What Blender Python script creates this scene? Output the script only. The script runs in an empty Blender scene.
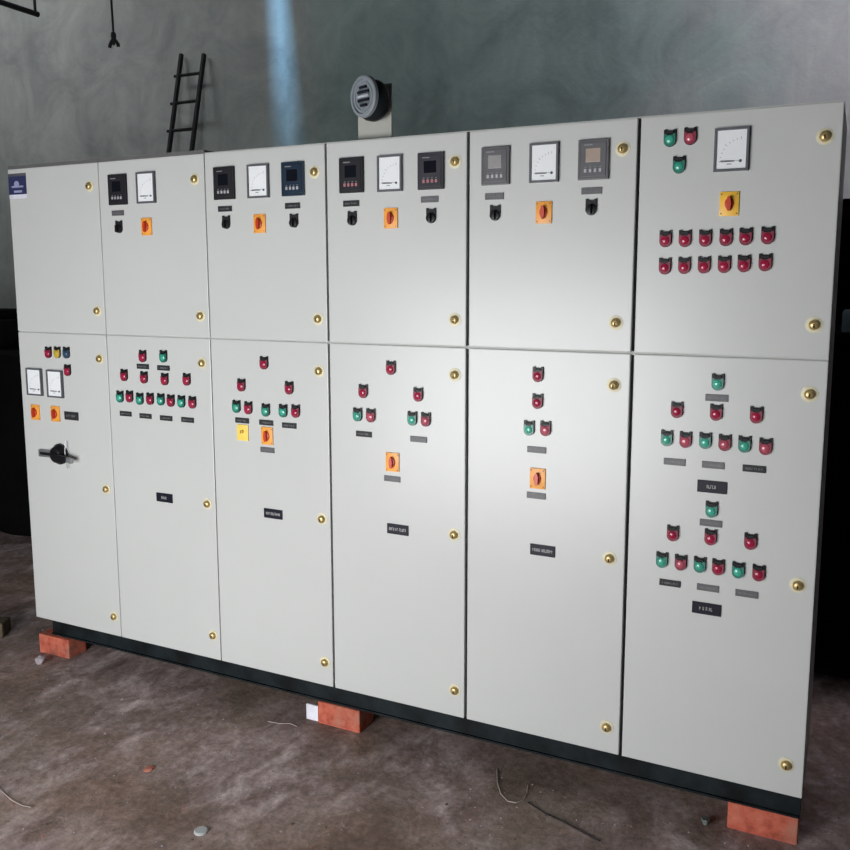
import bpy, bmesh, math, random
from mathutils import Vector, Matrix, Euler
random.seed(7)
C = bpy.context.scene.collection
PI = math.pi

# ------------------------------------------------------------------ camera
F, ZO = 877.30668, 0.16
CAM = Vector((3.31006, -2.66616, 1.52873 + ZO))
EUL = Euler((1.43496, 0.00131, 0.45884), 'XYZ')
RM = EUL.to_matrix()
cd = bpy.data.cameras.new('camera'); cam = bpy.data.objects.new('camera', cd); C.objects.link(cam)
cam.location = CAM; cam.rotation_euler = EUL
cd.sensor_width = 36; cd.lens = F * 36 / 850; cd.shift_y = -25 / 850; cd.clip_end = 100
bpy.context.scene.camera = cam

def ray(u, v): return RM @ Vector(((u - 425) / F, -(v - 400) / F, -1))
def at_y(u, v, y=0.0):
    d = ray(u, v); return CAM + d * ((y - CAM.y) / d.y)
def at_z(u, v, z=0.0):
    d = ray(u, v); return CAM + d * ((z - CAM.z) / d.z)

# ------------------------------------------------------------------ materials
def nt(name):
    m = bpy.data.materials.new(name); m.use_nodes = True
    return m, m.node_tree, m.node_tree.nodes['Principled BSDF']
def ramp(t, fac, stops):
    r = t.nodes.new('ShaderNodeValToRGB'); e = r.color_ramp.elements
    while len(e) < len(stops): e.new(.5)
    for k, (p, c) in enumerate(stops): e[k].position = p; e[k].color = (*c, 1)
    t.links.new(fac, r.inputs[0]); return r.outputs[0]
def noise(t, scale, detail=6, rough=.55, vec=None, dist=0):
    n = t.nodes.new('ShaderNodeTexNoise'); n.inputs['Scale'].default_value = scale
    n.inputs['Detail'].default_value = detail; n.inputs['Roughness'].default_value = rough
    n.inputs['Distortion'].default_value = dist
    if vec is not None: t.links.new(vec, n.inputs['Vector'])
    return n.outputs['Fac']
def coords(t, scale=(1, 1, 1), rot=(0, 0, 0), loc=(0, 0, 0)):
    c = t.nodes.new('ShaderNodeNewGeometry'); mp = t.nodes.new('ShaderNodeMapping')
    mp.inputs['Scale'].default_value = scale; mp.inputs['Rotation'].default_value = rot; mp.inputs['Location'].default_value = loc
    t.links.new(c.outputs['Position'], mp.inputs['Vector']); return mp.outputs[0]
def mix(t, fac, a, b, mode='MIX'):
    n = t.nodes.new('ShaderNodeMix'); n.data_type = 'RGBA'; n.blend_type = mode
    for sock, v in ((n.inputs[0], fac), (n.inputs[6], a), (n.inputs[7], b)):
        if isinstance(v, (int, float)): sock.default_value = v
        elif isinstance(v, tuple): sock.default_value = (*v, 1)
        else: t.links.new(v, sock)
    return n.outputs[2]
def bump(t, b, h, strength, dist=.01):
    n = t.nodes.new('ShaderNodeBump'); n.inputs['Strength'].default_value = strength; n.inputs['Distance'].default_value = dist
    t.links.new(h, n.inputs['Height']); t.links.new(n.outputs[0], b.inputs['Normal'])
def paint(name, col, rough=.5, metal=0, var=.12, scale=12, coat=0, bmp=0):
    m, t, b = nt(name)
    v = coords(t); n = noise(t, scale, 4, .6, v)
    lo = tuple(c * (1 - var) for c in col); hi = tuple(min(1, c * (1 + var)) for c in col)
    t.links.new(ramp(t, n, [(.35, lo), (.65, hi)]), b.inputs['Base Color'])
    b.inputs['Roughness'].default_value = rough; b.inputs['Metallic'].default_value = metal
    b.inputs['Coat Weight'].default_value = coat
    if max(col) < .06 and metal == 0: b.inputs['Specular IOR Level'].default_value = .2
    if name.startswith('dark_') and rough > .8: b.inputs['Specular IOR Level'].default_value = .1
    if bmp: bump(t, b, noise(t, scale * 6, 3, .6, v), bmp, .003)
    return m
M = {}
M['door'] = paint('cabinet_paint', (.585, .598, .585), .30, var=.015, scale=1.5)
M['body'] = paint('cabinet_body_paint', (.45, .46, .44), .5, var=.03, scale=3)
M['roof'] = paint('cabinet_roof_paint', (.12, .12, .12), .6, var=.1)
M['gasket'] = paint('black_gasket', (.05, .055, .055), .8)
M['black'] = paint('black_plastic', (.012, .012, .014), .32)
M['softblack'] = paint('soft_black_plastic', (.02, .02, .024), .5)
M['navyplate'] = paint('navy_label_plate', (.012, .012, .022), .4)
M['bluesheen'] = paint('blue_black_reflection', (.02, .035, .06), .25)  # blue-black reflection painted into the meter face
M['greysheen'] = paint('grey_reflection_plastic', (.10, .10, .11), .45)  # reflection on the right-hand meters, painted as a grey face
M['dgreysheen'] = paint('dark_reflection_plastic', (.045, .045, .055), .4)  # weaker reflection on a meter face, put into the colour
M['bezel'] = paint('meter_bezel', (.10, .105, .12), .4)
M['white'] = paint('white_dial_card', (.86, .88, .9), .5, var=.02)
M['glyph'] = paint('engraved_lettering', (.55, .55, .55), .5)
M['faintglyph'] = paint('small_engraved_lettering', (.22, .22, .23), .5)
M['plate'] = paint('dark_legend_plate', (.03, .032, .035), .45)
M['greyplate'] = paint('grey_legend_plate', (.105, .105, .115), .45)
M['ink'] = paint('dial_ink', (.08, .09, .12), .5)
M['screen'] = paint('blank_screen', (.008, .009, .014), .15)
M['screensheen'] = paint('screen_reflection', (.30, .29, .29), .25)  # screen lightened in its colour for the reflection on it
M['warmsheen'] = paint('warm_screen_reflection', (.42, .33, .28), .25)  # warm reflection painted into the screen colour
M['key'] = paint('pale_key', (.42, .42, .45), .5)
M['redkey'] = paint('reddish_key', (.45, .18, .20), .5)
M['redbody'] = paint('dark_red_lamp_ring', (.22, .008, .034), .5)
M['redlens'] = paint('red_lamp_lens', (.36, .018, .06), .14)
M['pinklens'] = paint('pale_red_lamp_lens', (.52, .10, .15), .2, coat=.5)
M['greenbody'] = paint('green_lamp_ring', (.01, .17, .12), .35)
M['greenlens'] = paint('green_lamp_lens', (.06, .42, .30), .2, coat=.5)
M['yellowlens'] = paint('yellow_lamp_lens', (.55, .38, .05), .3)
M['bluelens'] = paint('blue_lamp_lens', (.03, .07, .12), .3)
M['yellow'] = paint('yellow_switch_plate', (.88, .50, .045), .4)
M['orange'] = paint('orange_switch_plate', (.90, .38, .06), .4)
M['lemon'] = paint('lemon_switch_plate', (.90, .66, .12), .4)
M['redknob'] = paint('red_switch_knob', (.55, .045, .012), .35)
M['brass'] = paint('brass', (.58, .43, .19), .36, metal=.6, var=.2, scale=200)
M['brasswasher'] = paint('pale_brass_washer', (.70, .65, .46), .5, metal=.05, var=.08)
M['slot'] = paint('lock_slot', (.05, .035, .015), .6)
M['steel'] = paint('dull_steel', (.35, .36, .38), .4, metal=.7)
M['base'] = paint('base_channel_paint', (.008, .012, .014), .5, var=.6, scale=9, bmp=.2)
M['ladder'] = paint('black_ladder_paint', (.012, .012, .014), .6)
M['cable'] = paint('black_cable', (.015, .015, .017), .6)
M['horn'] = paint('grey_horn_plastic', (.24, .27, .30), .4, var=.05)
M['horndark'] = paint('dark_horn_body', (.012, .015, .018), .45)
M['hornslot'] = paint('horn_slot', (.01, .012, .02), .7)
M['hornbar'] = paint('pale_horn_bar', (.5, .55, .6), .3)
M['hornplate'] = paint('horn_mounting_plate', (.42, .42, .38), .5, var=.03)
M['badgeblue'] = paint('blue_badge', (.035, .04, .11), .35, var=.2, scale=60)
M['badgepale'] = paint('pale_badge_print', (.30, .32, .50), .4)
M['badgestrip'] = paint('white_badge_strip', (.72, .72, .82), .4)
M['paper'] = paint('white_card', (.78, .78, .86), .6)
M['stone'] = paint('pale_stone', (.36, .31, .33), .9, var=.25, scale=40, bmp=.5)
M['tin'] = paint('pale_cap', (.42, .44, .44), .5)
M['wire'] = paint('thin_wire', (.36, .30, .27), .6)
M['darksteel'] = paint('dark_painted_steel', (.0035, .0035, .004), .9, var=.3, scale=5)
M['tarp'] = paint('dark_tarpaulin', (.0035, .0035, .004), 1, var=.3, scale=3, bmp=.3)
M['bluebox'] = paint('blue_grey_box', (.42, .58, .70), .6)
M['purple'] = paint('mauve_grey_sheet', (.075, .065, .085), .8)
M['block'] = paint('brown_block', (.10, .075, .045), .9, var=.3, scale=20, bmp=.4)
M['bolt'] = paint('greenish_bolt', (.17, .20, .19), .5, metal=.3)

# brick
m, t, b = nt('red_brick')
v = coords(t); n = noise(t, 28, 6, .65, v); n2 = noise(t, 7, 3, .6, v)
c = ramp(t, n, [(.3, (.30, .06, .035)), (.5, (.52, .115, .068)), (.75, (.60, .19, .12))])
c = mix(t, ramp(t, n2, [(.5, (0, 0, 0)), (.72, (.55, .55, .55))]), c, (.30, .19, .14))
t.links.new(c, b.inputs['Base Color']); b.inputs['Roughness'].default_value = .9; bump(t, b, n, .5, .006); M['brick'] = m

# floor: trodden dirt over concrete
m, t, b = nt('dirt_floor')
v = coords(t)
big = noise(t, .85, 5, .6, coords(t, loc=(3.6, 2.4, 0)), .4); mid = noise(t, 4.2, 8, .68, v, .8); fine = noise(t, 34, 8, .75, v)
strk = noise(t, 5.5, 8, .64, coords(t, (1.7, .95, 1), (0, 0, 1.0)), .7)
c = ramp(t, mid, [(.30, (.13, .080, .060)), (.46, (.25, .165, .130)), (.58, (.33, .235, .195)), (.75, (.48, .38, .34))])
c = mix(t, ramp(t, big, [(.40, (0, 0, 0)), (.54, (.85, .85, .85))]), c, ramp(t, strk, [(.33, (.17, .115, .105)), (.50, (.36, .275, .265)), (.68, (.68, .57, .57))]))
c = mix(t, ramp(t, noise(t, 1.7, 4, .6, coords(t, loc=(8, 2, 0)), .4), [(.52, (0, 0, 0)), (.68, (.6, .6, .6))]), c, (.21, .165, .12))
fib = t.nodes.new('ShaderNodeTexVoronoi'); fib.feature = 'DISTANCE_TO_EDGE'; fib.inputs['Scale'].default_value = 7
t.links.new(coords(t, (1.6, .8, 1), (0, 0, 1.2)), fib.inputs['Vector'])
c = mix(t, ramp(t, fib.outputs['Distance'], [(0, (.16, .16, .16)), (.03, (0, 0, 0))]), c, (.50, .42, .40))
c = mix(t, ramp(t, noise(t, 2.6, 6, .7, coords(t, loc=(5, 9, 0)), .5), [(.50, (0, 0, 0)), (.62, (.7, .7, .7))]), c, (.155, .105, .082))
c = mix(t, .8, c, ramp(t, fine, [(.3, (.24, .24, .24)), (.5, (.5, .5, .5)), (.72, (.80, .79, .78))]), 'OVERLAY')
t.links.new(c, b.inputs['Base Color']); b.inputs['Roughness'].default_value = .93
h = mix(t, .5, fine, strk); bump(t, b, h, .55, .012); M['floor'] = m

# back wall: stained grey-green plaster
m, t, b = nt('stained_plaster')
v = coords(t)
tone = noise(t, .42, 3, .5, coords(t, (1, 1, .45), loc=(2.3, 0, 4.4)), .3); blot = noise(t, 1.9, 8, .66, v, .7); runs = noise(t, 3.0, 6, .6, coords(t, (2.2, 1, .22)), .2)
c = ramp(t, tone, [(.30, (.24, .27, .262)), (.50, (.285, .30, .295)), (.70, (.33, .325, .33))])
sp = t.nodes.new('ShaderNodeSeparateXYZ'); t.links.new(v, sp.inputs[0])          # old green wash over the middle of the wall, ragged edges
ad = t.nodes.new('ShaderNodeMath'); ad.operation = 'MULTIPLY_ADD'; t.links.new(noise(t, .8, 5, .6, v), ad.inputs[0]); ad.inputs[1].default_value = 3.0; t.links.new(sp.outputs[0], ad.inputs[2])
g = ramp(t, ad.outputs[0], [(0, (0, 0, 0)), (.001, (0, 0, 0)), (1, (1, 1, 1))])
mr = t.nodes.new('ShaderNodeMapRange'); mr.interpolation_type = 'SMOOTHSTEP'; mr.inputs[1].default_value = -.2; mr.inputs[2].default_value = 1.2; t.links.new(ad.outputs[0], mr.inputs[0])
mr2 = t.nodes.new('ShaderNodeMapRange'); mr2.interpolation_type = 'SMOOTHSTEP'; mr2.inputs[1].default_value = 4.2; mr2.inputs[2].default_value = 3.0; t.links.new(ad.outputs[0], mr2.inputs[0])
mm = t.nodes.new('ShaderNodeMath'); mm.operation = 'MULTIPLY'; t.links.new(mr.outputs[0], mm.inputs[0]); t.links.new(mr2.outputs[0], mm.inputs[1])
t.nodes.remove(g.node)
c = mix(t, mm.outputs[0], c, (.205, .275, .262))
c = mix(t, .8, c, ramp(t, blot, [(.33, (.33, .335, .34)), (.5, (.5, .5, .5)), (.68, (.65, .64, .625))]), 'OVERLAY')
c = mix(t, .3, c, ramp(t, runs, [(.3, (.36, .38, .37)), (.55, (.5, .5, .5)), (.75, (.58, .58, .58))]), 'OVERLAY')
t.links.new(c, b.inputs['Base Color']); b.inputs['Roughness'].default_value = .62; bump(t, b, noise(t, 22, 6, .6, v), .25, .01); M['wall'] = m
M['roofsheet'] = paint('roof_sheet', (.10, .10, .10), .8)

# ------------------------------------------------------------------ mesh builder
class MB:
    def __init__(s): s.bm = bmesh.new(); s.mats = []
    def mi(s, k):
        if k not in s.mats: s.mats.append(k)
        return s.mats.index(k)
    def faces(s, vs, fs, k, smooth=False):
        i = s.mi(k); bv = [s.bm.verts.new(v) for v in vs]
        for f in fs:
            try: fc = s.bm.faces.new([bv[j] for j in f])
            except ValueError: continue
            fc.material_index = i; fc.smooth = smooth
        return bv
    def box(s, x0, x1, y0, y1, z0, z1, k, bev=0, mat=None):
        vs = [(x, y, z) for x in (x0, x1) for y in (y0, y1) for z in (z0, z1)]
        fs = [(0, 1, 3, 2), (4, 6, 7, 5), (0, 4, 5, 1), (2, 3, 7, 6), (0, 2, 6, 4), (1, 5, 7, 3)]
        if mat: vs = [mat @ Vector(v) for v in vs]
        n0 = set(s.bm.faces)
        bv = s.faces(vs, fs, k)
        if bev:
            es = {e for v in bv for e in v.link_edges}
            r = bmesh.ops.bevel(s.bm, geom=list(es), offset=bev, segments=2, affect='EDGES', profile=.6)
            i = s.mi(k)
            for f in s.bm.faces:
                if f not in n0: f.material_index = i
        return s
    def prism(s, pts, y0, y1, k, cx=0, cz=0):          # polygon in x,z extruded from y0 (front) to y1
        n = len(pts)
        vs = [(cx + x, y0, cz + z) for x, z in pts] + [(cx + x, y1, cz + z) for x, z in pts]
        fs = [tuple(range(n)), tuple(range(2 * n - 1, n - 1, -1))] + [(i, i + n, (i + 1) % n + n, (i + 1) % n) for i in range(n)]
        s.faces(vs, fs, k); return s
    def lathe(s, prof, k, cx=0, cy=0, cz=0, sx=1, sz=1, n=20, mat=None):   # prof (radius, y), axis y
        vs = []; fs = []
        for r, y in prof:
            for j in range(n):
                a = 2 * PI * j / n; vs.append(Vector((cx + sx * r * math.cos(a), cy + y, cz + sz * r * math.sin(a))))
        if mat: vs = [mat @ v for v in vs]
        for i in range(len(prof) - 1):
            for j in range(n):
                fs.append((i * n + j, i * n + (j + 1) % n, (i + 1) * n + (j + 1) % n, (i + 1) * n + j))
        fs.append(tuple(range(n - 1, -1, -1))); fs.append(tuple(range((len(prof) - 1) * n, len(prof) * n)))
        s.faces(vs, fs, k, True); return s
    def tube(s, pts, r, k, n=10):
        pts = [Vector(p) for p in pts]; vs = []; fs = []
        up = None
        for i, p in enumerate(pts):
            d = (pts[min(i + 1, len(pts) - 1)] - pts[max(i - 1, 0)]).normalized()
            if up is None: up = Vector((0, 0, 1)) if abs(d.z) < .9 else Vector((1, 0, 0))
            a = d.cross(up).normalized(); b_ = a.cross(d); up = b_
            for j in range(n):
                g = 2 * PI * j / n; vs.append(p + r * (math.cos(g) * a + math.sin(g) * b_))
        for i in range(len(pts) - 1):
            for j in range(n): fs.append((i * n + j, i * n + (j + 1) % n, (i + 1) * n + (j + 1) % n, (i + 1) * n + j))
        fs.append(tuple(range(n - 1, -1, -1))); fs.append(tuple(range((len(pts) - 1) * n, len(pts) * n)))
        s.faces(vs, fs, k, True); return s
    def build(s, name, parent=None, loc=(0, 0, 0)):
        bmesh.ops.recalc_face_normals(s.bm, faces=s.bm.faces[:])
        me = bpy.data.meshes.new(name); s.bm.to_mesh(me); s.bm.free()
        for k in s.mats: me.materials.append(M[k])
        if me.polygons and any(p.use_smooth for p in me.polygons):
            try: me.set_sharp_from_angle(angle=math.radians(40))
            except Exception: pass
        o = bpy.data.objects.new(name, me); C.objects.link(o); o.location = loc
        if parent: o.parent = parent
        return o
def tag(o, label, cat, group=None, kind=None):
    if label: o['label'] = label
    if cat: o['category'] = cat
    if group: o['group'] = group
    if kind: o['kind'] = kind
    return o
def empty(name, loc, label, cat, group=None, rot=(0, 0, 0)):
    o = bpy.data.objects.new(name, None); C.objects.link(o); o.location = loc; o.rotation_euler = rot
    return tag(o, label, cat, group)
def struct(o): o['kind'] = 'structure'; return o

# ------------------------------------------------------------------ setting
WY = 4.0
struct(MB().box(-9, 9, -9, WY + .2, -.2, 0, 'floor').build('floor'))
struct(MB().box(-9, 9, WY, WY + .2, 0, 6.2, 'wall').build('wall_back'))
struct(MB().box(-9.2, -9, -9, WY + .2, -.2, 6.2, 'wall').build('wall_left'))
struct(MB().box(9, 9.2, -9, WY + .2, -.2, 6.2, 'wall').build('wall_right'))
FY, DX = -3.4, 1.15                                   # added unseen front wall; its doorway is shaped to steer the daylight
fw = MB(); fw.box(-9, DX - 1.3, FY - .2, FY, 0, 6.2, 'wall'); fw.box(DX + 1.3, 9, FY - .2, FY, 0, 6.2, 'wall'); fw.box(DX - 1.3, DX + 1.3, FY - .2, FY, 1.95, 6.2, 'wall')
struct(fw.build('added_front_wall'))
gx0, gx1, gy0, gy1 = -1.635, -1.445, 3.36, 3.70      # narrow gap in the roof that lets a shaft of daylight in
rf = MB()
for a in ((-9, gx0, -9, WY), (gx1, 9, -9, WY), (gx0, gx1, -9, gy0), (gx0, gx1, gy1, WY)):
    rf.box(a[0], a[1], a[2], a[3], 6.0, 6.2, 'roofsheet')
struct(rf.build('ceiling'))

# ------------------------------------------------------------------ device prototypes (origin at the centre of the back, facing -y)
def upts(w, h, n=10):                                   # U-shaped shield: flat top with two small ears, round bottom
    r = w / 2; pts = [(-r, h / 2), (-r * .62, h / 2), (-r * .5, h / 2 - h * .07), (r * .5, h / 2 - h * .07), (r * .62, h / 2), (r, h / 2)]
    for j in range(n + 1):
        a = -PI * j / n; pts.append((r * math.cos(a), -h / 2 + r * 1.0 + r * math.sin(a)))
    return pts
PW, PH = .0345, .0495
def pilot(body, lens):
    m = MB(); m.prism(upts(PW, PH), -.007, 0, 'black')
    r = PW / 2; cz = -PH / 2 + r                           # coloured collar: a smaller U in front of the black hood
    pts = [(-r * .97, PH * .24), (-r * .6, PH * .24), (-r * .5, PH * .17), (r * .5, PH * .17), (r * .6, PH * .24), (r * .97, PH * .24)] + [(r * .97 * math.cos(-PI * q / 10), cz + r * .97 * math.sin(-PI * q / 10)) for q in range(11)]
    m.prism(pts, -.0105, -.006, body)
    m.lathe([(PW * .35, -.0105), (PW * .33, -.0125), (PW * .22, -.0145), (PW * .10, -.0152), (.0004, -.0154)], lens, cz=cz + .003)
    m.box(-PW * .30, PW * .30, -.0125, -.006, PH * .28, PH * .38, 'softblack')
    o = m.build('proto'); return o
def selector():
    m = MB(); m.prism(upts(PW, PH), -.006, 0, 'softblack'); cz = -PH / 2 + PW / 2
    m.lathe([(PW * .49, -.006), (PW * .46, -.012), (PW * .3, -.013)], 'black', cz=cz)
    m.box(-.004, .004, -.024, -.012, cz - .014, cz + .014, 'black', .0012)
    return m.build('proto')
def rotary(plate, knob='redknob'):
    m = MB(); m.box(-.0265, .0265, -.005, 0, -.034, .034, plate, .002)
    for sx in (-1, 1):
        for sz in (-1, 1): m.lathe([(.002, -.005), (.002, -.0058), (.001, -.006)], 'ink', cx=sx * .021, cz=sz * .027, n=8)
    m.lathe([(.0125, -.005), (.0120, -.010), (.010, -.011)], knob, sz=1.35)
    pts = [(0.0065 * math.sin(a), .021 * math.cos(a)) for a in [2 * PI * j / 18 for j in range(18)]]
    m.prism(pts, -.020, -.010, knob)
    return m.build('proto')
def plainswitch():
    m = MB(); m.box(-.0265, .0265, -.005, 0, -.031, .031, 'lemon', .002)
    m.lathe([(.007, -.005), (.006, -.014), (.003, -.016)], 'yellow', cz=.004)
    m.box(-.0015, .0015, -.0165, -.015, -.001, .009, 'ink'); return m.build('proto')
def dmeter(face, scr, key, w=.095, h=.119):
    m = MB(); m.box(-w / 2, w / 2, -.011, 0, -h / 2, h / 2, face, .003)
    m.box(-w * .42, w * .42, -.0125, -.010, -h * .43, h * .43, face, .002)
    m.box(-w * .24, w * .24, -.0135, -.012, -h * .07, h * .27, scr, .001)
    for j in range(4):
        x = w * (-.24 + .16 * j); m.box(x - w * .045, x + w * .045, -.0145, -.012, -h * .32, -h * .23, key, .0008)
    m.box(-w * .30, -w * .02, -.0130, -.012, h * .345, h * .375, 'faintglyph')
    for j in range(4):
        x = w * (-.24 + .16 * j); m.box(x - w * .03, x + w * .03, -.0130, -.012, -h * .20, -h * .18, 'faintglyph')
    return m.build('proto')
def ammeter(seed, w=.093, h=.119):
    m = MB(); f = .0065
    for a in ((-w / 2, w / 2, h / 2 - f, h / 2), (-w / 2, w / 2, -h / 2, -h / 2 + f), (-w / 2, -w / 2 + f, -h / 2 + f, h / 2 - f), (w / 2 - f, w / 2, -h / 2 + f, h / 2 - f)):
        m.box(a[0], a[1], -.012, 0, a[2], a[3], 'bezel')
    m.box(-w / 2 + f, w / 2 - f, -.008, 0, -h / 2 + f, h / 2 - f, 'white')
    R = w * .40                                           # scale arc, ticks and needle round the lower right pivot
    px, pz = w * .27, -h * .27
    m.lathe([(.0042, -.008), (.0038, -.010), (.001, -.0105)], 'ink', cx=px, cz=pz, n=12)
    for j in range(9):
        a = PI / 2 + (PI / 2) * j / 8; r0 = w * .56; r1 = r0 + w * (.075 if j % 4 == 0 else .045)
        A = Vector((px + r0 * math.cos(a), 0, pz + r0 * math.sin(a) * 1.12)); B = Vector((px + r1 * math.cos(a), 0, pz + r1 * math.sin(a) * 1.12))
        m.tube([A + Vector((0, -.0082, 0)), B + Vector((0, -.0082, 0))], .0005, 'ink', 4)
    m.tube([(px, -.0095, pz), (px - w * .58, -.0092, pz + h * .03)], .0004, 'ink', 4)
    m.box(-w * .30, w * .10, -.0086, -.0078, -h * .285, -h * .255, 'bezel')
    m.box(-w * .12, w * .02, -.0086, -.0078, -h * .345, -h * .325, 'faintglyph')
    return m.build('proto')
def nplate(w, h, mat, gl, seed, span=.36):
    rnd = random.Random(seed); m = MB(); m.box(-w / 2, w / 2, -.0035, 0, -h / 2, h / 2, mat, .0008)
    x = -w * span; gh = h * .14
    while x < w * (span - .03):                                    # engraved characters, too small in the photo to be read
        cw = w * .045
        m.box(x, x + cw * .28, -.0041, -.003, -gh, gh, gl)
        z = rnd.choice([-gh, 0, gh * .7]); m.box(x, x + cw, -.0041, -.003, z, z + gh * .35, gl)
        if rnd.random() < .5: m.box(x + cw * .72, x + cw, -.0041, -.003, -gh, gh, gl)
        x += w * (.065 if rnd.random() < .8 else .11)
    return m.build('proto')
def lock(sc=1):
    m = MB(); m.lathe([(.0225, 0), (.0225, -.0012), (.017, -.0022)], 'brasswasher', n=24)
    m.lathe([(.0145, -.002), (.0140, -.009), (.0115, -.0125), (.006, -.0145), (.0006, -.015)], 'brass', n=20)
    m.box(-.0022, .0022, -.0158, -.0125, -.008, .003, 'slot'); return m.build('proto')

P = dict(
    R=pilot('redbody', 'redlens'), K=pilot('redbody', 'pinklens'), G=pilot('greenbody', 'greenlens'),
    Y=pilot('yellowlens', 'yellowlens'), B=pilot('bluelens', 'bluelens'), S=selector(),
    rot=rotary('orange'), roty=rotary('yellow'), lem=plainswitch(),
    dmk=dmeter('softblack', 'screen', 'key'), dmr=dmeter('softblack', 'screen', 'redkey'), dmb=dmeter('bluesheen', 'screen', 'key'),
    dmp=dmeter('dgreysheen', 'screen', 'redkey'), dmg=dmeter('greysheen', 'screensheen', 'key'), dmw=dmeter('greysheen', 'warmsheen', 'key'),
    am=ammeter(1), lock=lock(),
)
for k in range(3):
    P['np%d' % k] = nplate(.064, .0205, 'plate', 'faintglyph', k); P['ng%d' % k] = nplate(.064, .0205, 'greyplate', 'faintglyph', 10 + k)
for k in range(6): P['big%d' % k] = nplate(.085, .037, 'navyplate', 'glyph', 20 + k, (.17, .38, .40, .40, .18, .24)[k])
NAMES = dict(R='indicator_lamp', K='indicator_lamp', G='indicator_lamp', Y='indicator_lamp', B='indicator_lamp', S='selector_switch',
             rot='rotary_switch', roty='rotary_switch', lem='square_switch', dmk='digital_meter', dmr='digital_meter', dmb='digital_meter',
             dmp='digital_meter', dmg='digital_meter', dmw='digital_meter', am='analog_meter', lock='door_lock')
LBL = dict(R='dark red round lamp with a black hood', K='pale red round lamp with a black hood', G='green round lamp with a black hood', Y='yellow lamp with a black hood',
           B='dark blue lamp with a black hood', S='black selector switch', rot='red knob on a square orange plate', roty='red knob on a square yellow plate',
           lem='plain yellow square switch', am='white dial in a grey frame', lock='round brass lock')

# door contents: (kind, pixel u, pixel v)
UP = [
    [('lock', 88, 186), ('lock', 96, 311)],
    [('dmk', 116.4, 189.5), ('am', 144.8, 187.5), ('ng0', 117.6, 213), ('S', 118.1, 226.8), ('rot', 145.6, 226.6), ('lock', 193.4, 179), ('lock', 199.3, 316)],
    [('dmk', 223, 183), ('am', 257.1, 181), ('dmb', 291.8, 178.7), ('np0', 224.8, 208.8), ('np1', 292.3, 205.7), ('S', 225.4, 222.2), ('S', 293.2, 220.6), ('rot', 258.7, 223.5), ('lock', 313.3, 171.8), ('lock', 317, 319)],
    [('dmr', 350.4, 175), ('am', 388.9, 173.2), ('dmp', 430, 170.8), ('np2', 351, 203.4), ('ng1', 429.5, 199.3), ('S', 351.5, 218.3), ('S', 430.6, 215.6), ('rot', 390, 218.1), ('lock', 454.3, 161.3), ('lock', 454, 319.8)],
    [('dmg', 494.8, 165.6), ('am', 543.4, 162.4), ('dmw', 593, 159.2), ('ng2', 494.2, 196.3), ('ng0', 591.5, 190.7), ('S', 494.6, 212.8), ('S', 590.8, 207), ('rot', 543.2, 212.3), ('lock', 622.2, 148.5), ('lock', 615.2, 323)],
    [('G', 669.7, 138), ('K', 690, 136), ('G', 678.8, 164.7), ('am', 731.2, 149.2), ('roty', 729, 203.7), ('lock', 825, 136), ('lock', 814, 325)]
    + [('R', u, v) for u, v in zip((665.2, 684.7, 705, 725.6, 745.5, 767.5), (238.8, 238.6, 238.2, 237.5, 236.5, 235.4))]
    + [('R', u, v) for u, v in zip((664.6, 684, 703.8, 723.9, 743.8, 765), (266.1, 265.5, 265, 264.4, 263.6, 262.5))],
]
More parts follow.
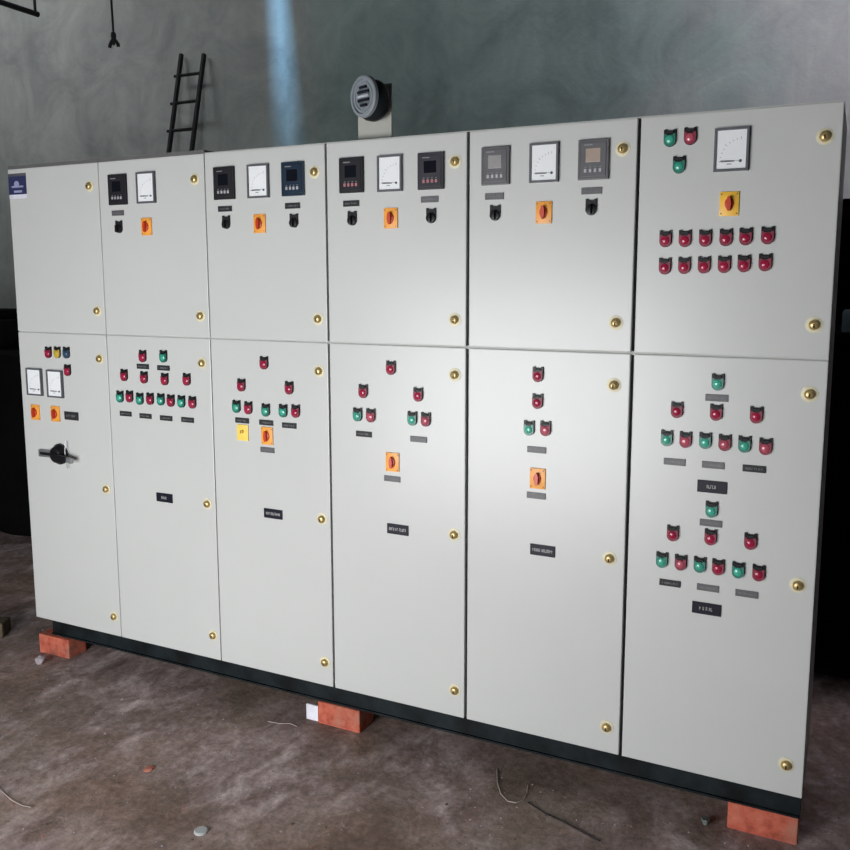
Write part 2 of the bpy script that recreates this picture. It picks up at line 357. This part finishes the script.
LO = [
    [('R', 47.6, 352.4), ('Y', 56.6, 352.4), ('B', 65.7, 352.7), ('R', 66.9, 370.3), ('am', 33.4, 382), ('am', 53.9, 384), ('rot', 34.4, 412.4), ('rot', 54.4, 414), ('npc', 71.2, 416), ('lock', 98.4, 358.9), ('lock', 105.1, 489.5), ('lock', 113, 617)],
    [('R', 142, 356.2), ('G', 162.8, 356.4), ('np0', 142.6, 366.5), ('np1', 163.2, 368), ('R', 123.5, 375.2), ('R', 143.4, 377.5), ('R', 164.1, 379.3), ('R', 186.1, 379.5),
     ('G', 119.4, 396.7), ('R', 128.9, 396.6), ('G', 139.2, 398.9), ('R', 149.5, 398.9), ('G', 160.2, 399.5), ('R', 170.2, 400.8), ('G', 180.8, 401.6), ('R', 191.8, 402.5),
     ('np2', 125.5, 413.8), ('np0', 145.3, 416.1), ('np1', 165.9, 418.2), ('np2', 187.4, 420), ('big0', 164.3, 497.8), ('lock', 200.9, 363.3), ('lock', 206.3, 504.3), ('lock', 212, 636)],
    [('R', 263.4, 363), ('R', 240.8, 385.2), ('R', 288.6, 388), ('G', 235.9, 406.6), ('R', 247.7, 408), ('G', 265.2, 410.2), ('G', 282.6, 410.9), ('R', 295.1, 411.3),
     ('np0', 241.9, 420.5), ('np1', 266, 422.7), ('np2', 289, 425.6), ('lem', 241.9, 432.8), ('rot', 266.3, 436.1), ('ng0', 267.2, 450), ('big1', 273, 513.9), ('lock', 317.9, 371.3), ('lock', 321, 519.5), ('lock', 324, 663)],
    [('R', 390.4, 367.9), ('R', 362.7, 391.3), ('R', 417.7, 394.6), ('G', 357.1, 414.7), ('K', 370.3, 415.6), ('G', 411.8, 418.6), ('K', 425.3, 419.6), ('np0', 363.7, 434.1), ('ng1', 418.4, 439.4),
     ('rot', 391.7, 462.4), ('ng2', 392, 478.9), ('big2', 397.6, 529.6), ('lock', 454, 375), ('lock', 453.3, 535.2), ('lock', 454, 691)],
    [('R', 537.6, 374.6), ('R', 537.2, 401.4), ('G', 528.7, 428.2), ('K', 545.2, 428.7), ('ng0', 536.5, 449.9), ('rot', 537, 478.8), ('ng1', 536, 495.8), ('big3', 542.4, 550.6), ('lock', 613.4, 385.4), ('lock', 609, 559), ('lock', 606, 728)],
    [('G', 717.6, 382.3), ('ng2', 716.6, 398), ('R', 676.7, 410), ('R', 715.9, 412.6), ('R', 756.1, 415.2), ('G', 666.5, 438.3), ('K', 685.3, 439.9), ('G', 705, 440.9), ('K', 724.5, 442.9), ('G', 744.3, 444.5), ('K', 765.3, 446.8),
     ('ng0', 674.4, 462), ('ng1', 713, 465.3), ('np2', 754.1, 468.9), ('big4', 712, 487), ('G', 711.3, 509.7), ('ng1', 710.7, 523.3), ('R', 672.5, 533.5), ('R', 710.3, 537.4), ('R', 750.2, 541.7),
     ('G', 661.6, 560.1), ('K', 680.4, 562.8), ('G', 699.5, 565), ('R', 717.9, 567.4), ('G', 738, 570.4), ('R', 758.4, 573.3), ('np1', 669.8, 583.2), ('ng2', 707.7, 588.1), ('ng0', 746.6, 594), ('big5', 706.4, 608.9),
     ('lock', 809.5, 394.5), ('lock', 797.6, 586), ('lock', 786, 766)],
]
P['npc'] = nplate(.082, .036, 'plate', 'faintglyph', 33)
DEPTH = {'lock': -.008, 'am': -.01, 'dm': -.012}
def dev(kind, u, v, door):
    dy = -.012 if kind.startswith(('am', 'dm')) else (-.008 if not kind.startswith(('n', 'b')) else -.003)
    q = at_y(u, v, dy)
    o = P[kind].copy(); C.objects.link(o)
    o.name = NAMES.get(kind, 'name_plate'); o.parent = door
    o.location = (q.x, 0, q.z)
    l = LBL.get(kind)
    if kind.startswith('dm'): l = {'dmk': 'black digital meter', 'dmr': 'black digital meter with reddish keys', 'dmb': 'black digital meter with a painted blue-black reflection', 'dmp': 'black digital meter with a painted dark grey reflection and reddish keys', 'dmg': 'digital meter with a grey reflection painted on face and screen', 'dmw': 'digital meter with a grey reflection painted on its face, warm on the screen'}[kind]
    if kind.startswith('big'): l = 'large black name plate'
    elif kind.startswith('np'): l = 'small dark name plate'
    elif kind.startswith('ng'): l = 'small grey name plate'
    if l: o['label'] = l
    return o

# ------------------------------------------------------------------ the six cabinets
XS = [0, .52523, 1.0688, 1.60658, 2.14852, 2.69594, 3.23948]
GAP = [0, .003, .004, .008, .010, .010, 0]         # half widths grow with the dark joints
ZS = 1.3076 + ZO; ZT = 2.0 + ZO; ZB = ZO; D = .50
CL = [
    'leftmost tall grey cabinet, with a blue badge and a black rotary handle',
    'second tall grey cabinet from the left, four green and red lamp pairs below',
    'third tall grey cabinet from the left, one plain yellow square switch on its lower door',
    'fourth tall grey cabinet from the left, standing under the round siren plate',
    'fifth tall grey cabinet, single centred column of lamps on its lower door',
    'rightmost tall grey cabinet, twelve red lamps in two rows on its upper door',
]
for i in range(6):
    xa = XS[i] + GAP[i] / 2; xb = XS[i + 1] - GAP[i + 1] / 2
    cab = empty('control_cabinet', ((xa + xb) / 2, D / 2, ZB), CL[i], 'electrical cabinet', 'row of joined control cabinets')
    inv = -Vector(cab.location)
    m = MB(); m.box(XS[i] + .0006, XS[i + 1] - .0006, .026, D, ZB, ZT, 'body')
    rt = .014 if i < 2 else .003
    m.box(XS[i] + .0006, XS[i + 1] - .0006, .002, D, ZT, ZT + rt, 'roof' if i < 2 else 'body')
    m.box(XS[i] + .0006, XS[i + 1] - .0006, .006, .03, ZS - .006, ZS + .006, 'body')
    m.build('cabinet_body', cab, inv)
    m = MB(); f = .020                                   # black rubber gasket between doors and body
    for a in ((XS[i] + .001, XS[i] + f, ZB + .001, ZT - .001), (XS[i + 1] - f, XS[i + 1] - .001, ZB + .001, ZT - .001), (XS[i] + f, XS[i + 1] - f, ZB + .001, ZB + f), (XS[i] + f, XS[i + 1] - f, ZT - f, ZT - .001)):
        m.box(a[0], a[1], .016, .026, a[2], a[3], 'gasket')
    m.build('door_gasket', cab, inv)
    for nm, z0, z1, lst in (('upper_door', ZS + .002, ZT, UP[i]), ('lower_door', ZB, ZS - .002, LO[i])):
        dm = MB().box(xa, xb, 0, .0165, z0, z1, 'door', .0035)
        d = dm.build(nm, cab, inv)
        for k, u, v in lst: dev(k, u, v, d)
        if i == 0 and nm == 'upper_door':
            a = at_y(8.5, 177, 0); b2 = at_y(27, 194, 0)
            m = MB(); m.box(a.x, b2.x, -.002, 0, b2.z, a.z, 'badgeblue')
            w = b2.x - a.x; h = a.z - b2.z; cx = (a.x + b2.x) / 2; cz = (a.z + b2.z) / 2
            m.box(a.x, b2.x, -.0015, 0, b2.z - h * .22, b2.z, 'badgestrip')
            m.box(a.x, b2.x, -.0015, 0, a.z, a.z + h * .16, 'bezel')
            m.lathe([(.013, -.002), (.012, -.003)], 'badgepale', cx=cx - w * .04, cz=cz + .006, sx=1.2, n=16)
            m.box(cx - w * .32, cx + w * .34, -.0028, -.001, cz - h * .12, cz - h * .02, 'badgepale')
            m.box(cx - w * .2, cx + w * .25, -.0028, -.001, cz - h * .40, cz - h * .28, 'badgepale')
            o = m.build('badge', d); o['label'] = 'blue badge with a pale emblem and a white strip'
        if i == 0 and nm == 'lower_door':
            q = at_y(55.5, 455, -.03)
            m = MB(); m.lathe([(.046, 0), (.046, -.012), (.040, -.016), (.034, -.034), (.028, -.038)], 'black', sx=.95)
            rr = Matrix.Rotation(math.radians(8), 4, 'Y')
            m.box(.0, .082, -.050, -.030, -.013, .013, 'black', .004, rr)
            m.box(.080, .112, -.048, -.032, -.011, .011, 'steel', .003, rr)
            m.box(-.125, -.030, -.014, -.002, -.020, .012, 'steel', .002)
            m.box(-.110, -.035, -.018, -.013, -.010, .002, 'black', .001)
            m.tube([(.046, -.012, .062), (.047, -.02, .02), (.050, -.02, -.03), (.048, -.012, -.058)], .0018, 'steel', 6)
            o = m.build('isolator_handle', d, (q.x, 0, q.z)); o['label'] = 'black rotary handle with a grey tip'
        if i == 5 and nm == 'lower_door':
            pass
for o in list(P.values()): bpy.data.objects.remove(o)

# base channel under all cabinets
m = MB(); zb = .089
m.box(.085, XS[-1] - .003, .016, .022, zb, ZB, 'base'); m.box(.085, XS[-1] - .003, .008, .07, zb, zb + .007, 'base')
m.box(.085, XS[-1] - .003, .022, .07, ZB - .007, ZB, 'base'); m.box(.085, XS[-1] - .003, D - .022, D - .016, zb, ZB, 'base')
for x in (.085, .62, 1.16, 1.66, 2.2, 2.74, XS[-1] - .009): m.box(x, x + .006, .022, D - .022, zb, ZB, 'base')
m.box(.085, XS[-1] - .003, D - .07, D - .022, zb, zb + .007, 'base')
tag(m.build('base_channel'), 'long black steel base channel running under the whole row of cabinets', 'base frame')

def brick(x0, x1, y0, y1, h, label, rot=0):
    bm_ = MB(); w = x1 - x0; d = y1 - y0
    bm_.box(-w / 2, w / 2, -d / 2, d / 2, 0, h, 'brick', .005)
    o = bm_.build('brick', None, ((x0 + x1) / 2, (y0 + y1) / 2, 0)); o.rotation_euler.z = rot
    return tag(o, label, 'brick', 'red bricks under the base channel')
a = at_y(39.5, 640, -.01).x; b2 = at_y(68, 640, -.01).x
brick(a, b2, -.012, .09, .0885, 'red brick under the left end of the base channel', .02)
a = at_y(318, 720, .0).x; b2 = at_y(359.5, 720, .0).x
brick(a, b2, .000, .11, .0885, 'red brick under the middle of the base channel, beside a small white card')
a = at_y(727, 820, .01).x; b2 = XS[-1] - .006
brick(a, b2, .01, .14, .0885, 'chipped red brick under the right end of the base channel')

# ------------------------------------------------------------------ siren on its plate
pl0 = at_y(358.5, 138, .05); pl1 = at_y(391.5, 83, .05)
sr = empty('siren', ((pl0.x + pl1.x) / 2, .05, ZT + .003), 'round grey siren on a pale upright plate above the fourth cabinet', 'siren')
iv = -Vector(sr.location)
m = MB(); m.box(pl0.x, pl1.x, .048, .054, ZT + .003, pl1.z, 'hornplate', .001); m.box(pl0.x, pl1.x, .048, .10, ZT + .003, ZT + .008, 'hornplate')
m.build('mounting_plate', sr, iv)
c0 = at_y(364.0, 96.5, -.030)
HR = Matrix.Translation(c0) @ Matrix.Rotation(math.radians(-22), 4, 'Z') @ Matrix.Rotation(math.radians(2), 4, 'X')
R_ = .068
m = MB(); m.lathe([(.060, .012), (.066, .022), (.068, .045), (.064, .055)], 'horndark', cz=-.010, n=32, mat=HR); m.build('horn_body', sr, iv)
m = MB(); m.lathe([(R_, .008), (R_, -.004), (R_ - .004, -.008), (R_ - .012, -.008), (R_ - .014, -.001), (.030, .001), (.001, .002)], 'horn', n=40, mat=HR)
m.lathe([(.048, .0005), (.048, -.004), (.044, -.004), (.044, .0005)], 'horn', n=36, mat=HR)
o = m.build('grille', sr, iv)
for j, (z, w, k) in enumerate([(.030, .018, 'hornslot'), (.015, .029, 'hornslot'), (.001, .027, 'hornbar'), (-.012, .029, 'hornslot'), (-.028, .017, 'hornslot')]):
    mm = MB(); mm.box(-w, w, -.007, -.0002, z - .004, z + .004, k, .0012, HR)
    s_ = mm.build('grille_slot', o)

# ------------------------------------------------------------------ ladder leaning on the back wall
TL = (-2.4876, 3.6121 + ZO); TR = (-2.2164, 3.5826 + ZO); slope = .215 / .893
ld = empty('ladder', (-2.352, WY - slope * 3.77, 0), 'black ladder leaning against the back wall behind the cabinets', 'ladder')
iv = -Vector(ld.location)
def lp(x, z, off=0): return Vector((x, WY - .035 - slope * (3.77 - z) + off, z))
for x, zt in (TL, TR):
    m = MB(); a = lp(x, 0); b2 = lp(x, zt)
    d = (b2 - a).normalized(); L = (b2 - a).length
    rr = Matrix.Translation(a) @ d.to_track_quat('Z', 'Y').to_matrix().to_4x4()
    m.box(-.015, .015, -.018, .018, .012, L, 'ladder', .004, rr); m.build('rail', ld, iv)
z = 3.408 + ZO
while z > .1:
    m = MB(); m.tube([lp(TL[0] - .05, z), lp(TR[0] + .02, z)], .014, 'ladder', 10); m.build('rung', ld, iv); z -= .256

# ------------------------------------------------------------------ hanging cable and hanging steel bar
q = at_y(113.5, 35, 1.6)
hc = empty('hanging_cable', (q.x, q.y, 6.0), 'thin black cable hanging from above with a forked end', 'cable'); iv = -Vector(hc.location)
m = MB(); m.tube([(q.x - .01, q.y, 6.0), (q.x - .012, q.y, 5.0), (q.x - .006, q.y, q.z + .25), (q.x, q.y, q.z + .02)], .0068, 'cable', 8); m.build('cable', hc, iv)
m = MB(); m.lathe([(.008, -.045), (.012, -.02), (.017, .01), (.014, .03)], 'cable', mat=Matrix.Translation(q + Vector((0, 0, -.015))) @ Matrix.Rotation(PI / 2, 4, 'X'))
for sx in (-1, 1): m.tube([q + Vector((sx * .004, 0, -.025)), q + Vector((sx * .020, 0, -.040)), q + Vector((sx * .034, 0, -.058)), q + Vector((sx * .036, 0, -.072))], .011, 'cable', 8)
m.build('forked_end', hc, iv)
q2 = at_y(38, 14.5, 3.3); q1 = at_z(0, 2, q2.z); dd = (q1 - q2).normalized(); q1 = q2 + dd * 2.2
hb = empty('hanging_bar', (q2.x, q2.y, 6.0), 'dark steel bar frame hanging from the roof near the back wall', 'steel frame'); iv = -Vector(hb.location)
m = MB(); m.tube([q1, q2], .026, 'ladder', 8); m.build('bar', hb, iv)
for q in (q1 - dd * .05, q2 + dd * .03):
    m = MB(); m.tube([q, (q.x, q.y, 6.0)], .013, 'ladder', 8); m.build('hanger_rod', hb, iv)

# ------------------------------------------------------------------ dark things behind, left and right
wb = empty('workbench', (-3.4, 1.7, 0), 'black covered workbench by the back wall, beyond the left end of the cabinets', 'workbench'); iv = -Vector(wb.location)
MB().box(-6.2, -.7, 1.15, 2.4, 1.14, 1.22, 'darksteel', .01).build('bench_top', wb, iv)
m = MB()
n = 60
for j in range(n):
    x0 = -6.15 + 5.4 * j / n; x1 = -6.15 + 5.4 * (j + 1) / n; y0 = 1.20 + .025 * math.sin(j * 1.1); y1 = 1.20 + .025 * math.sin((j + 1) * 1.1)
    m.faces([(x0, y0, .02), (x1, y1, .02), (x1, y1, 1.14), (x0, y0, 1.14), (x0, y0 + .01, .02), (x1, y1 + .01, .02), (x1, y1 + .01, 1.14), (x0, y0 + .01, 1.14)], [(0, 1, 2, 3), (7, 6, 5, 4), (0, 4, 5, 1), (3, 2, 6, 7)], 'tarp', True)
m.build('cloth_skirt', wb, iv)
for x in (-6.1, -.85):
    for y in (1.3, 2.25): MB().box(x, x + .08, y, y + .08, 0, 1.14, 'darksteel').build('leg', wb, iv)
m = MB(); bq = at_y(6, 320, 1.6).x; m.box(bq - .35, bq + .12, 1.45, 1.8, 1.22, 1.42, 'darksteel', .03); m.box(bq - .25, bq + .02, 1.5, 1.75, 1.42, 1.49, 'darksteel', .03)
tag(m.build('tool_box'), 'low black box lying on the covered workbench', 'box')

rk = empty('storage_rack', (4.1, 1.75, 0), 'black storage rack standing behind the right end of the cabinets', 'rack'); iv = -Vector(rk.location)
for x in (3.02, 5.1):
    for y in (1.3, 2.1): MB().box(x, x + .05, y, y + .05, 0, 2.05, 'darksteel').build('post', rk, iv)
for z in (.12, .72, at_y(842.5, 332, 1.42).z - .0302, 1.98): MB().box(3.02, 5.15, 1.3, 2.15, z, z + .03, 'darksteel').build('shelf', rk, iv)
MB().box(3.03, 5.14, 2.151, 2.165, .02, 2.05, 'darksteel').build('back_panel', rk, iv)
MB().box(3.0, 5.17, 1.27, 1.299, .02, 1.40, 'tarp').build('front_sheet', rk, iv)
a = at_y(842.5, 312, 1.42); a2 = at_y(842.5, 332, 1.42)
tag(MB().box(a.x, a.x + .3, 1.42, 1.8, a2.z, a.z, 'bluebox', .004).build('storage_box'), 'small blue-grey box on the rack behind the rightmost cabinet', 'box')

# ------------------------------------------------------------------ small things on the floor
def blob(name, c, r, k, label, cat, seed, sq=(1, 1, .7)):
    rnd = random.Random(seed); bm_ = MB(); i = bm_.mi(k)
    g = bmesh.ops.create_icosphere(bm_.bm, subdivisions=2, radius=1)
    for v in g['verts']:
        v.co *= 1 + rnd.uniform(-.18, .18); v.co = Vector((v.co.x * r * sq[0], v.co.y * r * sq[1], v.co.z * r * sq[2]))
    zmin = min(v.co.z for v in g['verts'])
    for v in g['verts']: v.co.z = max(v.co.z - zmin - r * .1, 0)
    return tag(bm_.build(name, None, (c.x, c.y, 0)), label, cat)
blob('stone', at_z(40.5, 664), .022, 'stone', 'small pale stone on the floor beside the left brick', 'stone', 3, (1, 1, .95))
blob('brick_chip', at_z(149, 770), .019, 'brick', 'small red brick chip on the bare floor in the lower left', 'brick chip', 5, (.8, 1, .3))
q = at_z(201, 832); m = MB(); m.lathe([(.021, 0), (.021, .005), (.018, .008), (.001, .008)], 'tin', n=20, mat=Matrix.Rotation(PI / 2, 4, 'X'))
tag(m.build('bottle_cap', None, (q.x, q.y, 0)), 'pale round cap lying on the floor, lower left', 'cap')
a = at_y(308, 712, .02); b2 = at_y(319.5, 712, .02)
o = MB().box(-(b2.x - a.x) / 2, (b2.x - a.x) / 2, -.003, .003, 0, .062, 'paper', .001).build('white_card', None, ((a.x + b2.x) / 2, .012, 0))
tag(o, 'small white card standing against the left end of the middle brick', 'card')
q = at_z(706, 812); m = MB(); m.lathe([(.008, -.055), (.008, .0), (.013, .0), (.013, .010)], 'bolt', n=6, mat=Matrix.Translation((0, 0, .01)) @ Matrix.Rotation(PI / 2, 4, 'X'))
o = m.build('bolt', None, (at_y(706, 805, .0).x, .0, 0)); tag(o, 'upright greenish bolt on the floor left of the right brick', 'bolt')
def wire(name, pts, r, label, k='wire'):
    m = MB(); m.tube([Vector((*at_z(u, v).xy, r + .001)) for u, v in pts], r, k, 6)
    return tag(m.build(name), label, 'wire')
wire('wire', [(497, 770), (497.5, 784), (501, 795), (508, 802), (516, 803.5), (523, 801), (527, 794), (528, 786)], .0018, 'curled thin pale wire on the floor in front of the fifth cabinet')
wire('wire', [(-8, 782), (2, 792), (12, 801), (22, 806), (31, 808)], .0016, 'thin pale wire on the floor at the lower left edge')
wire('wire', [(528, 803), (545, 814), (565, 823), (585, 834), (600, 842)], .0022, 'dark straight wire on the floor below the fifth cabinet', 'cable')
wire('wire', [(268, 722), (280, 724), (290, 724), (297, 727)], .0015, 'short pale wire scrap on the floor left of the middle brick')
a = at_z(-4, 636)
o = MB().box(-.09, .075, -.05, .05, 0, .075, 'block', .012).build('wood_block', None, (a.x - .03, a.y, 0)); o.rotation_euler.z = .5
tag(o, 'brown block on the floor at the left edge, cut off by the frame', 'block')
# scattered grit nobody could count
rnd = random.Random(11); m = MB()
for j in range(900):
    u, v = rnd.uniform(0, 850), rnd.uniform(600, 850)
    q = at_z(u, v)
    if q.y > -.03 and q.x > -.02 and q.x < 3.3: continue
    r = rnd.uniform(.0015, .0045) * (1.6 if rnd.random() < .06 else 1); s_ = [rnd.uniform(.6, 1.3) for _ in range(6)]
    m.faces([(q.x + r * s_[0], q.y, r * .3), (q.x, q.y + r * s_[1], r * .3), (q.x - r * s_[2], q.y, r * .3), (q.x, q.y - r * s_[3], r * .3), (q.x, q.y, r * s_[4]), (q.x, q.y, 0)],
            [(0, 1, 4), (1, 2, 4), (2, 3, 4), (3, 0, 4), (1, 0, 5), (2, 1, 5), (3, 2, 5), (0, 3, 5)], rnd.choice(['stone', 'block', 'stone', 'brick'] if rnd.random() < .3 else ['block', 'stone']))
tag(m.build('grit'), 'fine loose grit scattered over the dirt floor', 'grit', kind='stuff')

# ------------------------------------------------------------------ light
def area(name, loc, target, sx, sy, e, col, spread=180):
    l = bpy.data.lights.new(name, 'AREA'); l.shape = 'RECTANGLE'; l.size = sx; l.size_y = sy; l.energy = e; l.color = col; l.spread = math.radians(spread)
    o = bpy.data.objects.new(name, l); C.objects.link(o); o.location = loc
    o.rotation_euler = (Vector(target) - Vector(loc)).to_track_quat('-Z', 'Y').to_euler(); return o
area('added_doorway_light', (DX, FY - .02, .84), (DX, 0, .84), 2.2, 1.6, 126, (.985, .995, 1.0))  # area light set in the added doorway to light the cabinet doors
area('wall_fill', (-4.6, 2.0, 5.9), (-4.6, 3.9, 2.8), 2.8, .8, 47, (.97, 1.0, .99), 120)  # added fill from above, brightens the left of the back wall
area('wall_fill', (4.4, 2.0, 5.9), (4.0, 4, 3.0), 2.6, .8, 128, (.96, .90, 1.0), 115)  # added violet-tinted fill for the right of the back wall
area('wall_fill', (-.2, 2.2, 5.9), (-.2, 4, 2.8), 2.5, .6, 9, (.94, 1.0, 1.0), 120)  # weak added fill for the middle of the back wall
s = bpy.data.lights.new('sun', 'SUN'); s.energy = 24; s.color = (.30, .64, 1.0); s.angle = math.radians(4.6)
so = bpy.data.objects.new('sun', s); C.objects.link(so); so.rotation_euler = Vector((.065, .2, -1)).to_track_quat('-Z', 'Y').to_euler(); so.location = (0, 0, 9)
w = bpy.data.worlds.new('world'); bpy.context.scene.world = w; w.use_nodes = True
w.node_tree.nodes['Background'].inputs[0].default_value = (.75, .87, 1, 1); w.node_tree.nodes['Background'].inputs[1].default_value = .5
vs = bpy.context.scene.view_settings
vs.view_transform = 'Standard'; vs.look = 'None'; vs.gamma = 1; vs.exposure = 0; vs.use_curve_mapping = False
